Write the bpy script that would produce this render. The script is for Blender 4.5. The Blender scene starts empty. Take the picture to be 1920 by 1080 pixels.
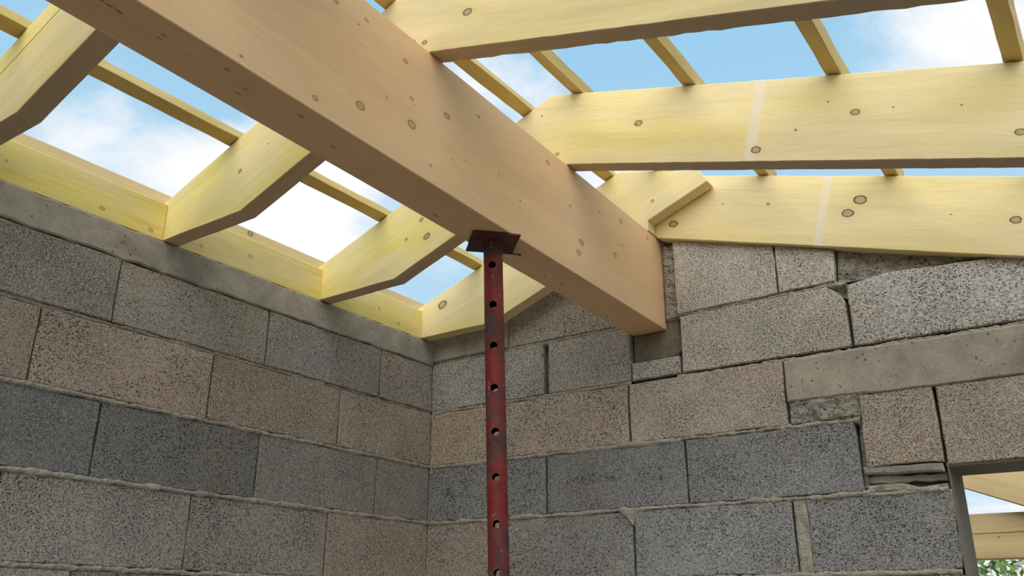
import bpy, bmesh, math, random
from mathutils import Vector, Matrix, noise as mnoise
random.seed(7)
S = bpy.context.scene
COL = S.collection

# ---------------------------------------------------------------- camera
cd = bpy.data.cameras.new('camera'); cam = bpy.data.objects.new('camera', cd); COL.objects.link(cam)
cam.location = (2.0915, -2.4986, 1.4921)
cam.rotation_euler = (math.radians(110.464), math.radians(-0.150), math.radians(34.626))
cd.sensor_width = 36.0; cd.lens = 36.0 * 1655.64 / 1920.0
cd.clip_start = 0.05; cd.clip_end = 500
S.camera = cam

# ---------------------------------------------------------------- view, sky, sun
S.view_settings.view_transform = 'Standard'; S.view_settings.look = 'None'
S.view_settings.gamma = 1.0; S.view_settings.use_curve_mapping = False
S.view_settings.exposure = 0.0

SKY_BLUE_HI = (0.33, 0.62, 0.86); SKY_BLUE_LO = (0.66, 0.82, 0.95); CLOUD = (1.0, 1.0, 1.02)
SUN_POWER = 3.2
def build_world():
    w = bpy.data.worlds.new('sky'); S.world = w; w.use_nodes = True
    nt = w.node_tree; N = nt.nodes; Lk = nt.links; N.clear()
    out = N.new('ShaderNodeOutputWorld'); bg = N.new('ShaderNodeBackground'); Lk.new(bg.outputs[0], out.inputs[0])
    tc = N.new('ShaderNodeTexCoord'); d = tc.outputs['Generated']
    sep = N.new('ShaderNodeSeparateXYZ'); Lk.new(d, sep.inputs[0])
    def M(op, a, b=None, c=None, clamp=False):
        n = N.new('ShaderNodeMath'); n.operation = op; n.use_clamp = clamp
        for i, v in enumerate((a, b, c)):
            if v is None: continue
            if isinstance(v, (int, float)): n.inputs[i].default_value = v
            else: Lk.new(v, n.inputs[i])
        return n.outputs[0]
    # cloud field on a flat layer overhead
    den = M('ADD', M('MAXIMUM', sep.outputs[2], 0.0), 0.22)
    u = M('DIVIDE', sep.outputs[0], den); v = M('DIVIDE', sep.outputs[1], den)
    cmb = N.new('ShaderNodeCombineXYZ'); Lk.new(u, cmb.inputs[0]); Lk.new(v, cmb.inputs[1]); cmb.inputs[2].default_value = 3.7
    n1 = N.new('ShaderNodeTexNoise'); Lk.new(cmb.outputs[0], n1.inputs['Vector'])
    n1.inputs['Scale'].default_value = 3.4; n1.inputs['Detail'].default_value = 7; n1.inputs['Roughness'].default_value = 0.58; n1.inputs['Distortion'].default_value = 0.3
    f = M('SUBTRACT', n1.outputs['Fac'], 0.5)
    f = M('MULTIPLY', f, 2.0)
    # the individual clouds and clear patches of this sky, by direction
    blobs = [((-0.798, 0.371, 0.474), 0.05, 0.22), ((-0.79, 0.416, 0.451), 0.06, 0.3), ((-0.76, 0.477, 0.441), 0.05, 0.4), ((-0.735, 0.503, 0.455), 0.03, 0.25), ((-0.696, 0.594, 0.404), 0.09, 0.62), ((-0.65, 0.608, 0.456), 0.05, 0.2), ((-0.634, 0.645, 0.427), 0.04, -0.2), ((-0.589, 0.703, 0.398), 0.03, 0.35), ((-0.614, 0.708, 0.348), 0.05, -0.3), ((-0.094, 0.827, 0.554), 0.11, 0.40), ((-0.008, 0.851, 0.525), 0.07, 0.2), ((-0.139, 0.832, 0.536), 0.05, 0.2), ((-0.51, 0.654, 0.559), 0.035, 0.3), ((-0.445, 0.705, 0.552), 0.03, 0.3), ((-0.395, 0.724, 0.565), 0.035, -0.35), ((-0.409, 0.79, 0.457), 0.05, 0.6), ((-0.257, 0.789, 0.558), 0.08, -0.5), ((-0.193, 0.805, 0.561), 0.04, -0.25), ((-0.215, 0.869, 0.446), 0.07, -0.4), ((-0.098, 0.9, 0.424), 0.06, -0.3), ((-0.743, 0.458, 0.487), 0.06, -0.3), ((-0.718, 0.476, 0.507), 0.05, -0.25), ((-0.789, 0.361, 0.497), 0.03, -0.25), ((-0.75, 0.408, 0.52), 0.05, -0.2), ((-0.783, 0.307, 0.542), 0.06, -0.2), ((-0.655, 0.596, 0.465), 0.03, 0.2)]
    for c, r, a in blobs:
        sub = N.new('ShaderNodeVectorMath'); sub.operation = 'DISTANCE'; Lk.new(d, sub.inputs[0])
        cv = Vector(c).normalized(); sub.inputs[1].default_value = cv
        q = M('DIVIDE', sub.outputs['Value'], r)
        g = M('POWER', 2.718, M('MULTIPLY', M('MULTIPLY', q, q), -0.7))
        f = M('ADD', f, M('MULTIPLY', g, a))
    mr = N.new('ShaderNodeMapRange'); mr.interpolation_type = 'SMOOTHSTEP'; Lk.new(f, mr.inputs['Value'])
    mr.inputs['From Min'].default_value = -0.10; mr.inputs['From Max'].default_value = 0.62
    ramp = N.new('ShaderNodeMix'); ramp.data_type = 'RGBA'
    el = N.new('ShaderNodeMapRange'); Lk.new(sep.outputs[2], el.inputs['Value']); el.inputs['From Min'].default_value = 0.02; el.inputs['From Max'].default_value = 0.6
    Lk.new(el.outputs[0], ramp.inputs['Factor']); ramp.inputs['A'].default_value = (*SKY_BLUE_LO, 1); ramp.inputs['B'].default_value = (*SKY_BLUE_HI, 1)
    mx = N.new('ShaderNodeMix'); mx.data_type = 'RGBA'; Lk.new(mr.outputs[0], mx.inputs['Factor'])
    Lk.new(ramp.outputs['Result'], mx.inputs['A']); mx.inputs['B'].default_value = (*CLOUD, 1)
    Lk.new(mx.outputs['Result'], bg.inputs['Color']); bg.inputs['Strength'].default_value = 1.0
build_world()
sd = bpy.data.lights.new('hazy_sun', 'SUN'); sd.energy = SUN_POWER; sd.angle = math.radians(75); sd.color = (1.0, 0.96, 0.88)
sun = bpy.data.objects.new('hazy_sun', sd); COL.objects.link(sun)
sun.rotation_euler = Vector((0.38, -0.76, 0.74)).to_track_quat('Z', 'Y').to_euler()

# ---------------------------------------------------------------- node helper
class NT:
    def __init__(s, name):
        s.m = bpy.data.materials.new(name); s.m.use_nodes = True
        s.t = s.m.node_tree; s.N = s.t.nodes; s.L = s.t.links
        s.b = s.N['Principled BSDF']
        s.b.inputs['Specular IOR Level'].default_value = 0.25
    def put(s, sock, v):
        if isinstance(v, (int, float)): sock.default_value = v
        elif isinstance(v, (tuple, list)):
            sock.default_value = (*v, 1) if (len(v) == 3 and sock.type == 'RGBA') else v
        else: s.L.new(v, sock)
    def math(s, op, a, b=None, c=None, clamp=False):
        n = s.N.new('ShaderNodeMath'); n.operation = op; n.use_clamp = clamp
        for i, v in enumerate((a, b, c)):
            if v is not None: s.put(n.inputs[i], v)
        return n.outputs[0]
    def vec(s, op, a, b=None):
        n = s.N.new('ShaderNodeVectorMath'); n.operation = op; s.put(n.inputs[0], a)
        if b is not None: s.put(n.inputs[1], b)
        return n.outputs['Value'] if op in ('LENGTH', 'DISTANCE', 'DOT_PRODUCT') else n.outputs[0]
    def noise(s, v, scale, detail=3, rough=0.55, dist=0.0, off=None):
        if off is not None: v = s.vec('ADD', v, off)
        n = s.N.new('ShaderNodeTexNoise'); s.L.new(v, n.inputs['Vector'])
        n.inputs['Scale'].default_value = scale; n.inputs['Detail'].default_value = detail
        n.inputs['Roughness'].default_value = rough; n.inputs['Distortion'].default_value = dist
        return n.outputs['Fac']
    def voro(s, v, scale, out='Distance', rand=1.0):
        n = s.N.new('ShaderNodeTexVoronoi'); s.L.new(v, n.inputs['Vector']); n.inputs['Scale'].default_value = scale
        n.inputs['Randomness'].default_value = rand
        return n.outputs[out]
    def rng(s, v, a, b, c=0.0, d=1.0, smooth=True):
        n = s.N.new('ShaderNodeMapRange'); n.interpolation_type = 'SMOOTHSTEP' if smooth else 'LINEAR'
        s.put(n.inputs['Value'], v); n.inputs['From Min'].default_value = a; n.inputs['From Max'].default_value = b
        n.inputs['To Min'].default_value = c; n.inputs['To Max'].default_value = d
        return n.outputs[0]
    def mix(s, f, a, b, mode='MIX'):
        n = s.N.new('ShaderNodeMix'); n.data_type = 'RGBA'; n.blend_type = mode; n.clamp_factor = True
        s.put(n.inputs['Factor'], f); s.put(n.inputs['A'], a); s.put(n.inputs['B'], b)
        return n.outputs['Result']
    def scale(s, col, f):
        n = s.N.new('ShaderNodeVectorMath'); n.operation = 'SCALE'; s.put(n.inputs[0], col); s.put(n.inputs['Scale'], f)
        return n.outputs[0]
    def pos(s):
        return s.N.new('ShaderNodeNewGeometry').outputs['Position']
    def done(s, col, rough=0.8, height=None, dist=0.002, strength=1.0, metallic=0.0):
        s.put(s.b.inputs['Base Color'], col); s.put(s.b.inputs['Roughness'], rough); s.put(s.b.inputs['Metallic'], metallic)
        if height is not None:
            bp = s.N.new('ShaderNodeBump'); bp.inputs['Distance'].default_value = dist; bp.inputs['Strength'].default_value = strength
            s.L.new(height, bp.inputs['Height']); s.L.new(bp.outputs[0], s.b.inputs['Normal'])
        return s.m

# ---------------------------------------------------------------- materials
def mat_block(name='concrete_block', pit=1.0):
    k = NT(name); p = k.pos()
    oi = k.N.new('ShaderNodeObjectInfo'); base = oi.outputs['Color']
    rnd = k.math('MULTIPLY', oi.outputs['Random'], 37.0)
    cmb = k.N.new('ShaderNodeCombineXYZ'); k.L.new(rnd, cmb.inputs[0]); k.L.new(rnd, cmb.inputs[1])
    q = k.vec('ADD', p, cmb.outputs[0])
    big = k.noise(q, 4.0, 3)
    col = k.scale(base, k.rng(big, 0.3, 0.7, 0.90, 1.10, False))
    # warm blotches
    col = k.mix(k.rng(k.noise(q, 5.0, 2, off=(4, 9, 1)), 0.50, 0.80, 0, 0.6), col, k.mix(1.0, col, (1.10, 0.99, 0.87), 'MULTIPLY'))
    # grains of aggregate
    gc = k.voro(q, 230.0, 'Color'); sp = k.N.new('ShaderNodeSeparateColor'); k.L.new(gc, sp.inputs[0])
    col = k.scale(col, k.rng(sp.outputs[0], 0, 1, 0.74, 1.26, False))
    fine = k.noise(q, 260.0, 2, 0.6)
    col = k.scale(col, k.rng(fine, 0.32, 0.68, 0.72, 1.28, False))
    # pores between the grains
    qs = k.vec('MULTIPLY', q, (1.0, 1.0, 1.5))
    pn = k.noise(qs, 190.0, 2, 0.6)
    dn = k.math('MULTIPLY', k.math('SUBTRACT', oi.outputs['Alpha'], 1.0), -0.05)
    dens = k.rng(k.noise(q, 7.0, 2, off=(1, 2, 3)), 0.3, 0.7, -0.03, 0.04, False)
    pits = k.rng(k.math('ADD', k.math('ADD', pn, dens), dn), 0.385, 0.435, 1, 0)
    col = k.mix(k.math('MULTIPLY', pits, 0.9 * pit), col, k.scale(col, 0.10))
    lights = k.rng(k.noise(qs, 240.0, 1, 0.5, off=(5, 2, 9)), 0.66, 0.74, 0, 0.55)
    col = k.mix(lights, col, k.scale(base, 1.9))
    h = k.math('SUBTRACT', k.math('ADD', k.math('MULTIPLY', pn, 0.5), k.math('MULTIPLY', fine, 0.45)), k.math('MULTIPLY', pits, 0.6))
    return k.done(col, 0.95, h, 0.005, 0.7)

def mat_mortar(name='mortar', base=(0.40, 0.352, 0.29), rough_h=0.016, pit=0.5, lo=0.27, ps=60.0):
    k = NT(name); p = k.pos()
    big = k.noise(p, 6.0, 3); mid = k.noise(p, 35.0, 4); fine = k.noise(p, 170.0, 3)
    col = k.scale(base, k.math('ADD', 0.62, k.math('ADD', k.math('MULTIPLY', big, 0.4), k.math('MULTIPLY', mid, 0.36))))
    col = k.scale(col, k.rng(fine, 0.3, 0.7, 0.8, 1.2, False))
    pits = k.rng(k.noise(k.vec('MULTIPLY', p, (1, 1, 1.8)), ps, 3, 0.6, off=(7, 7, 7)), lo, lo + .06, 1, 0)
    col = k.mix(k.math('MULTIPLY', pits, pit), col, k.scale(col, 0.25))
    h = k.math('SUBTRACT', k.math('ADD', k.math('MULTIPLY', mid, 1.0), k.math('MULTIPLY', fine, 0.35)), k.math('MULTIPLY', pits, 0.5 * pit))
    return k.done(col, 0.95, h, rough_h, 0.7)

def mat_smooth_concrete(name='cast_concrete', base=(0.42, 0.378, 0.325)):
    k = NT(name); p = k.pos()
    big = k.noise(p, 4.0, 4, 0.6, 0.6); mid = k.noise(p, 18.0, 4)
    col = k.mix(k.rng(big, 0.35, 0.7), k.scale(base, 0.74), k.scale(base, 1.16))
    col = k.scale(col, k.rng(mid, 0.25, 0.75, 0.84, 1.16, False))
    fine = k.noise(p, 190.0, 3); col = k.scale(col, k.rng(fine, 0.3, 0.7, 0.88, 1.12, False))
    # bug holes: a few small voids left by air bubbles
    vd = k.voro(p, 42.0, 'Distance')
    holes = k.math('MULTIPLY', k.rng(vd, 0.08, 0.15, 1, 0), k.rng(k.noise(p, 11.0, 2, off=(3, 3, 8)), 0.47, 0.56))
    holes2 = k.math('MULTIPLY', k.rng(k.noise(p, 95.0, 2, off=(9, 1, 5)), 0.26, 0.31, 1, 0), 0.8)
    hh = k.math('MAXIMUM', holes, holes2)
    col = k.mix(k.math('MULTIPLY', hh, 0.85), col, k.scale(col, 0.15))
    h = k.math('SUBTRACT', k.math('MULTIPLY', mid, 0.8), hh)
    return k.done(col, 0.9, h, 0.004, 0.6)

def mat_wood(name, base, yellow, yamt, knots=(), straps=(), streak=1.0, kstr=1.0, cracks=()):
    """grain attribute: u along the fibres, v across the wide face, w through the thickness (metres)"""
    k = NT(name)
    at = k.N.new('ShaderNodeAttribute'); at.attribute_name = 'grain'; g = at.outputs['Vector']
    # distance to the nearest knot (1 = its rim)
    nd = None; ns = None
    for (ku, kv, kr, flat) in knots:
        dv = k.vec('SUBTRACT', g, (ku, 0.0, kv) if flat else (ku, kv, 0.0))
        dv = k.vec('MULTIPLY', dv, (1 / (kr * 2.2), 0.0, 1 / (kr * 0.7)) if flat else (1 / (kr * 1.25), 1 / (kr * 0.9), 0.0))
        dl = k.vec('LENGTH', dv)
        if kr < .0046 or flat: ns = dl if ns is None else k.math('MINIMUM', ns, dl)
        else: nd = dl if nd is None else k.math('MINIMUM', nd, dl)
    oi = k.N.new('ShaderNodeObjectInfo'); rnd = k.math('MULTIPLY', oi.outputs['Random'], 53.0)
    cmb = k.N.new('ShaderNodeCombineXYZ'); k.L.new(rnd, cmb.inputs[0]); k.L.new(rnd, cmb.inputs[2])
    gg = k.vec('ADD', g, cmb.outputs[0])
    if nd is not None:
        pull = k.math('MULTIPLY', k.math('POWER', 2.718, k.math('MULTIPLY', nd, -0.55)), 0.012)
        cb = k.N.new('ShaderNodeCombineXYZ'); k.L.new(pull, cb.inputs[1])
        gg = k.vec('ADD', gg, cb.outputs[0])
    broad = k.noise(k.vec('MULTIPLY', gg, (1.1, 6.0, 6.0)), 2.0, 3, 0.5, 0.5)
    rings = k.noise(k.vec('MULTIPLY', gg, (0.9, 26.0, 26.0)), 3.2, 4, 0.6, 0.35)
    fib = k.noise(k.vec('MULTIPLY', gg, (5.0, 240.0, 240.0)), 3.0, 2, 0.5)
    blot = k.noise(k.vec('MULTIPLY', gg, (1.3, 3.2, 3.2)), 2.2, 2, 0.5)
    col = k.mix(k.rng(blot, 0.36, 0.74, 0, yamt), base, yellow)
    col = k.scale(col, k.rng(broad, 0.3, 0.7, 1 - 0.10 * streak, 1 + 0.08 * streak, False))
    col = k.mix(k.rng(rings, 0.46, 0.70, 0, 0.20 * streak), col, k.mix(1.0, col, (0.82, 0.70, 0.50), 'MULTIPLY'))
    col = k.scale(col, k.rng(fib, 0.3, 0.7, 0.94, 1.06, False))
    for (cv, cu0, cu1, ct) in cracks:   # drying cracks along the fibres: v, from u, to u, half width
        sx = k.N.new('ShaderNodeSeparateXYZ'); k.L.new(g, sx.inputs[0])
        wv = k.math('MULTIPLY', k.math('SUBTRACT', k.noise(k.vec('MULTIPLY', g, (6, 0, 0)), 1.0, 3), 0.5), 0.010)
        dd = k.math('ABSOLUTE', k.math('SUBTRACT', k.math('ADD', sx.outputs[1], wv), cv))
        m_ = k.math('MULTIPLY', k.rng(dd, ct * .4, ct, .85, 0), k.math('MULTIPLY', k.rng(sx.outputs[0], cu0, cu0 + .03), k.rng(sx.outputs[0], cu1 - .03, cu1, 1, 0)))
        col = k.mix(m_, col, (.10, .06, .03))
    for (su, sv0, sv1, lean, wd) in straps:   # paler bar where a lashing kept the stain off
        sx = k.N.new('ShaderNodeSeparateXYZ'); k.L.new(g, sx.inputs[0])
        c = k.math('ADD', su, k.math('MULTIPLY', k.math('SUBTRACT', sx.outputs[1], (sv0 + sv1) / 2), lean))
        dd = k.math('ABSOLUTE', k.math('SUBTRACT', sx.outputs[0], c))
        col = k.mix(k.math('MULTIPLY', k.rng(dd, wd * 0.45, wd * 1.25, 0.8, 0), k.rng(k.noise(g, 16.0, 3), .3, .6, .45, 1)), col, (0.85, 0.72, 0.58))
    if nd is not None:
        wob = k.math('ADD', nd, k.math('MULTIPLY', k.math('SUBTRACT', k.noise(g, 120.0, 2), 0.5), 0.35))
        halo = k.rng(wob, 1.0, 2.2, 0.22 * kstr, 0)
        col = k.mix(halo, col, k.mix(1.0, col, (0.86, 0.72, 0.50), 'MULTIPLY'))
        core = k.rng(wob, 0.80, 0.95, 1, 0); rim = k.math('MULTIPLY', k.rng(wob, 0.68, 0.84, 0, 1), k.rng(wob, 0.92, 1.10, 1, 0))
        col = k.mix(k.math('MULTIPLY', core, 0.8 * kstr), col, (0.42, 0.30, 0.16))
        col = k.mix(k.math('MULTIPLY', rim, 0.9 * kstr), col, (0.055, 0.035, 0.018))
    if ns is not None:   # pin knots and resin specks: dark right through
        wb = k.math('ADD', ns, k.math('MULTIPLY', k.math('SUBTRACT', k.noise(g, 260.0, 2), 0.5), 0.7))
        col = k.mix(k.rng(wb, .75, 2.2, .25 * kstr, 0), col, k.mix(1.0, col, (.7, .55, .4), 'MULTIPLY'))
        col = k.mix(k.rng(wb, .45, .95, .85 * kstr, 0), col, (.09, .05, .022))
    h = k.math('ADD', k.math('MULTIPLY', rings, 0.5), k.math('MULTIPLY', fib, 0.4))
    return k.done(col, 0.62, h, 0.0012, 0.5)

CREAM = (0.86, 0.69, 0.38); YEL = (0.86, 0.67, 0.22); LEM = (0.88, 0.71, 0.35); LEM2 = (0.86, 0.70, 0.12)
def knot_list(ps, theta=0.0, flat=False):
    c, s = math.cos(theta), math.sin(theta)
    return [(c * x + s * z, -s * x + c * z, r, flat) for x, z, r in ps]
SL = math.atan(0.37); SR = math.atan(-0.293)

M_BLOCK = mat_block(); M_MORTAR = mat_mortar(pit=.9); M_CAST = mat_smooth_concrete()
M_RUBBLE = mat_mortar('rough_mortar', (0.385, 0.345, 0.29), 0.03, 0.9, 0.37, 95.0)
M_PAD = mat_mortar("dark_mortar", (0.22, 0.185, 0.14), 0.005, 0.2)  # darker mortar tone for the beam's bearing pad
M_CORE = mat_mortar('wall_core', (0.20, 0.19, 0.17), 0.006, 0.5)

beam_k = [(-1.398,2.675,.005),(-1.42,2.65,.003),(-1.271,2.646,.0061),(-1.398,2.466,.0103),(-1.241,2.5,.0109),(-1.122,2.582,.0084),(-1.245,2.563,.005),(-1.323,2.524,.003),(-1.001,2.641,.005),(-1.236,2.551,.0025),(-1.096,2.479,.0026),(-1.048,2.497,.0026),(-1.173,2.43,.004),(-0.914,2.519,.0028),(-0.684,2.656,.007),(-1.692,2.414,.0042),(-1.517,2.421,.0062),(-1.488,2.666,.0068),(-0.819,2.486,.004),(-0.57,2.57,.005),(-0.807,2.426,.0023),(-0.401,2.617,.004),(-0.511,2.481,.0105),(-0.528,2.444,.009),(-0.313,2.512,.0082),(-0.265,2.64,.0075),(-0.26,2.561,.0045),(-0.081,2.65,.0055)]
under_k = [(.908,-1.927,.004),(.907,-1.912,.005),(.906,-1.894,.005),(.9,-1.817,.003),(.914,-1.818,.003),(.923,-1.695,.0045),(.88,-1.637,.004),(.902,-1.638,.003),(.919,-1.519,.0045),(.888,-1.401,.004),(.861,-1.039,.005),(.873,-.578,.004),(.844,-.605,.003),(.882,-.504,.004),(.859,-.199,.005)]
M_BEAM = mat_wood('beam_spruce', (0.84, 0.54, 0.305), (0.85, 0.55, 0.29), 0.5, knot_list(beam_k) + [(y_, x_, r_, True) for x_, y_, r_ in under_k], streak=0.7, kstr=.75)
M_R2 = mat_wood('rafter_spruce_knots_a', CREAM, YEL, 0.75, knot_list([(1.496,2.571,.0103),(1.736,2.594,.009),(1.597,2.593,.004),(2.049,2.437,.0086),(1.68,2.642,.0029),(1.818,2.578,.0028),(1.953,2.536,.0028),(1.184,2.753,.0099),(.873,2.883,.0034),(.924,2.739,.0052)], SR),
    straps=[(math.cos(SR)*1.502+math.sin(SR)*2.655, -math.sin(SR)*1.502+math.cos(SR)*2.655-.1, -math.sin(SR)*1.502+math.cos(SR)*2.655+.1, -0.05, .016)])
M_R3 = mat_wood('rafter_spruce_knots_b', CREAM, YEL, 0.45, knot_list([(1.594,2.64,.0154),(1.555,2.607,.0139),(1.968,2.48,.0114),(1.326,2.698,.005),(1.821,2.534,.0027),(1.183,2.738,.0029),(1.009,2.711,.0127)], SR),
    straps=[(math.cos(SR)*1.485+math.sin(SR)*2.635, -math.sin(SR)*1.485+math.cos(SR)*2.635-.1, -math.sin(SR)*1.485+math.cos(SR)*2.635+.1, -0.02, .014)])
M_R1 = mat_wood('rafter_spruce_knots_c', CREAM, YEL, 0.35, knot_list([(.955,2.743,.0065),(.921,2.76,.005),(.811,2.9,.0081),(1.08,2.774,.0105)], SR))
M_L2 = mat_wood('rafter_spruce_knots_d', LEM, LEM2, 0.75, knot_list([(.305,2.603,.0062),(.409,2.652,.0028)], SL))
M_L3 = mat_wood('rafter_spruce_knots_e', LEM, LEM2, 1.0, knot_list([(.453,2.594,.011),(.428,2.657,.007),(.369,2.605,.0049)], SL))
M_L4 = mat_wood('rafter_spruce_knots_f', CREAM, LEM2, 0.45, knot_list([(.098,2.591,.0167),(.977,2.78,.0052)], SL))
M_BROWN = mat_wood('brown_spruce_edge', (0.60, 0.44, 0.29), (0.64, 0.48, 0.27), 0.5)  # darker, browner spruce for the downward faces of some rafters
M_L1 = mat_wood('rafter_spruce_cracked', (0.88, 0.70, 0.36), (0.87, 0.70, 0.18), 0.7, cracks=[(math.cos(SL) * 2.660 - math.sin(SL) * 0.309, -.2, 2.0, .0028)])
M_RAFT = mat_wood('rafter_spruce', LEM, LEM2, 0.6)
M_BOARD = mat_wood('board_spruce', LEM, LEM2, 0.8, knot_list([(-1.378,2.502,.0065),(-1.231,2.493,.006),(-1.068,2.505,.0048),(-.89,2.532,.0064),(-.203,2.5,.006),(-.31,2.528,.0048),(-1.633,2.529,.0038)]), streak=1.6, kstr=.6)
M_FASC = mat_wood('fascia_spruce', (0.76, 0.58, 0.34), (0.72, 0.56, 0.26), 0.5, knot_list([(-.877,2.62,.0088)]))
M_BATT = mat_wood('batten_spruce', (0.66, 0.48, 0.20), (0.62, 0.45, 0.14), 0.8, streak=1.5)
M_OUT = mat_wood('outdoor_timber', (0.76, 0.54, 0.27), (0.78, 0.55, 0.25), 0.4, streak=1.6)
M_OUT2 = mat_wood('outdoor_timber_cracked', (0.76, 0.54, 0.27), (0.78, 0.55, 0.25), 0.4, knot_list([(1.63, 1.79, .004)]), streak=2.0, cracks=[(1.806, .5, 3.5, .0025)])

# ---------------------------------------------------------------- mesh helpers
def link(name, me, mat=None, parent=None):
    o = bpy.data.objects.new(name, me); COL.objects.link(o)
    if mat: me.materials.append(mat)
    if parent: o.parent = parent
    return o
def tag(o, label=None, cat=None, group=None, kind=None):
    if label: o['label'] = label
    if cat: o['category'] = cat
    if group: o['group'] = group
    if kind: o['kind'] = kind
    return o

def resample(poly, step):
    out = []
    n = len(poly)
    for i in range(n):
        a = Vector(poly[i]); b = Vector(poly[(i + 1) % n])
        m = max(1, int(round((b - a).length / step)))
        for j in range(m): out.append((a.lerp(b, j / m), j == 0))
    return out
def outline(poly, step, jit, rnd, corner=1.0):
    pts = resample(poly, step)
    n = len(pts); P = [p for p, c in pts]
    nor = []
    for i in range(n):
        a, b, c = P[i - 1], P[i], P[(i + 1) % n]
        e1 = (b - a); e2 = (c - b)
        n1 = Vector((e1.y, -e1.x)).normalized(); n2 = Vector((e2.y, -e2.x)).normalized()
        m = (n1 + n2) / max(0.35, 1 + n1.dot(n2)); nor.append(m)
    res = []
    for i in range(n):
        j = rnd.uniform(-jit, jit) * (corner if pts[i][1] else 1.0)
        res.append(P[i] + nor[i] * j)
    return res, nor
def prism(name, poly, d0, d1, frame, mat, parent=None, under=None, bev=0.002, step=0.07, jit=0.0, grain=None, seed=0, backjit=None, front_tilt=0.0):
    """poly (CCW, a/b plane) swept from depth d0 to d1 along n; frame = (origin, a, b, n)"""
    O, A, B, Nn = [Vector(v) for v in frame]
    rnd = random.Random(seed)
    ar = sum(poly[i][0] * poly[(i + 1) % len(poly)][1] - poly[(i + 1) % len(poly)][0] * poly[i][1] for i in range(len(poly)))
    if ar < 0: poly = poly[::-1]
    pts, nor = outline(poly, step, jit, rnd)
    n = len(pts); s = 1 if d1 > d0 else -1
    if backjit: ptsb = [p + nor[i] * rnd.uniform(-backjit, backjit * .4) for i, p in enumerate(pts)]
    else: ptsb = pts
    rings = []
    for d, ins, pp in ((d0, bev, ptsb), (d0 + s * bev, 0, ptsb), (d1 - s * bev, 0, pts), (d1, bev, pts)):
        rings.append([O + A * (p.x - m.x * ins) + B * (p.y - m.y * ins) + Nn * d for p, m in zip(pp, nor)])
    V = [v for r in rings for v in r]; F = []
    for r in range(3):
        for i in range(n):
            j = (i + 1) % n
            F.append((r * n + i, r * n + j, (r + 1) * n + j, (r + 1) * n + i))
    F.append(tuple(range(n - 1, -1, -1))); F.append(tuple(range(3 * n, 4 * n)))
    me = bpy.data.meshes.new(name); me.from_pydata([tuple(v) for v in V], [], F)
    bm = bmesh.new(); bm.from_mesh(me); bmesh.ops.recalc_face_normals(bm, faces=bm.faces); bm.to_mesh(me); bm.free()
    if grain:
        at = me.attributes.new('grain', 'FLOAT_VECTOR', 'POINT')
        for i, v in enumerate(me.vertices): at.data[i].vector = grain(v.co)
    o = link(name, me, mat, parent)
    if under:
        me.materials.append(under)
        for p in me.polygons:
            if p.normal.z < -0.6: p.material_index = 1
    return o
def box_poly(a0, a1, b0, b1): return [(a0, b0), (a1, b0), (a1, b1), (a0, b1)]

# frames: back wall front face at y = 0 (looking along +y); left wall face at x = 0
FB = ((0, 0, 0), (1, 0, 0), (0, 0, 1), (0, -1, 0))     # a = x, b = z, depth towards the room
FL = ((0, 0, 0), (0, 1, 0), (0, 0, 1), (1, 0, 0))      # a = y, b = z

def bead(name, a0, a1, zf, frame, mat, parent, amp=0.006, wid=0.010, proud=0.004, seed=0):
    """lumpy squeezed-out mortar along one bed joint"""
    O, A, B, Nn = [Vector(v) for v in frame]
    n = max(6, int((a1 - a0) / 0.0045)); V = []; F = []; K = 6
    for i in range(n + 1):
        a = a0 + (a1 - a0) * i / n
        q = Vector((a * 9, seed * 3.1, 0))
        w = wid * (0.78 + 0.6 * max(0, mnoise.noise(q) + .2) + 0.45 * mnoise.noise(q * 5) + 0.3 * mnoise.noise(q * 14))
        c = zf(a) + 0.004 * mnoise.noise(q * 1.7 + Vector((0, 9, 0)))
        pr = proud - 0.002 + amp * mnoise.noise(q * 2.3 + Vector((5, 0, 0))) + amp * .7 * mnoise.noise(q * 9)
        for j in range(K):
            t = -1 + 2 * j / (K - 1)
            d = -0.02 if j in (0, K - 1) else pr * (1 - 0.55 * t * t) - (0.002 if abs(t) > .5 else 0) + 0.0048 * mnoise.noise(Vector((a * 120, j * 3.3, seed)))
            V.append(O + A * a + B * (c + t * w) + Nn * d)
    for i in range(n):
        for j in range(K - 1):
            b = i * K + j; F.append((b, b + K, b + K + 1, b + 1))
    me = bpy.data.meshes.new(name); me.from_pydata([tuple(v) for v in V], [], F)
    bm = bmesh.new(); bm.from_mesh(me); bmesh.ops.recalc_face_normals(bm, faces=bm.faces); bm.to_mesh(me); bm.free()
    # make sure it faces the room
    if len(me.polygons) and me.polygons[len(me.polygons) // 2].normal.dot(Nn) < 0: me.flip_normals()
    for p in me.polygons: p.use_smooth = True
    return link(name, me, mat, parent)

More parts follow.
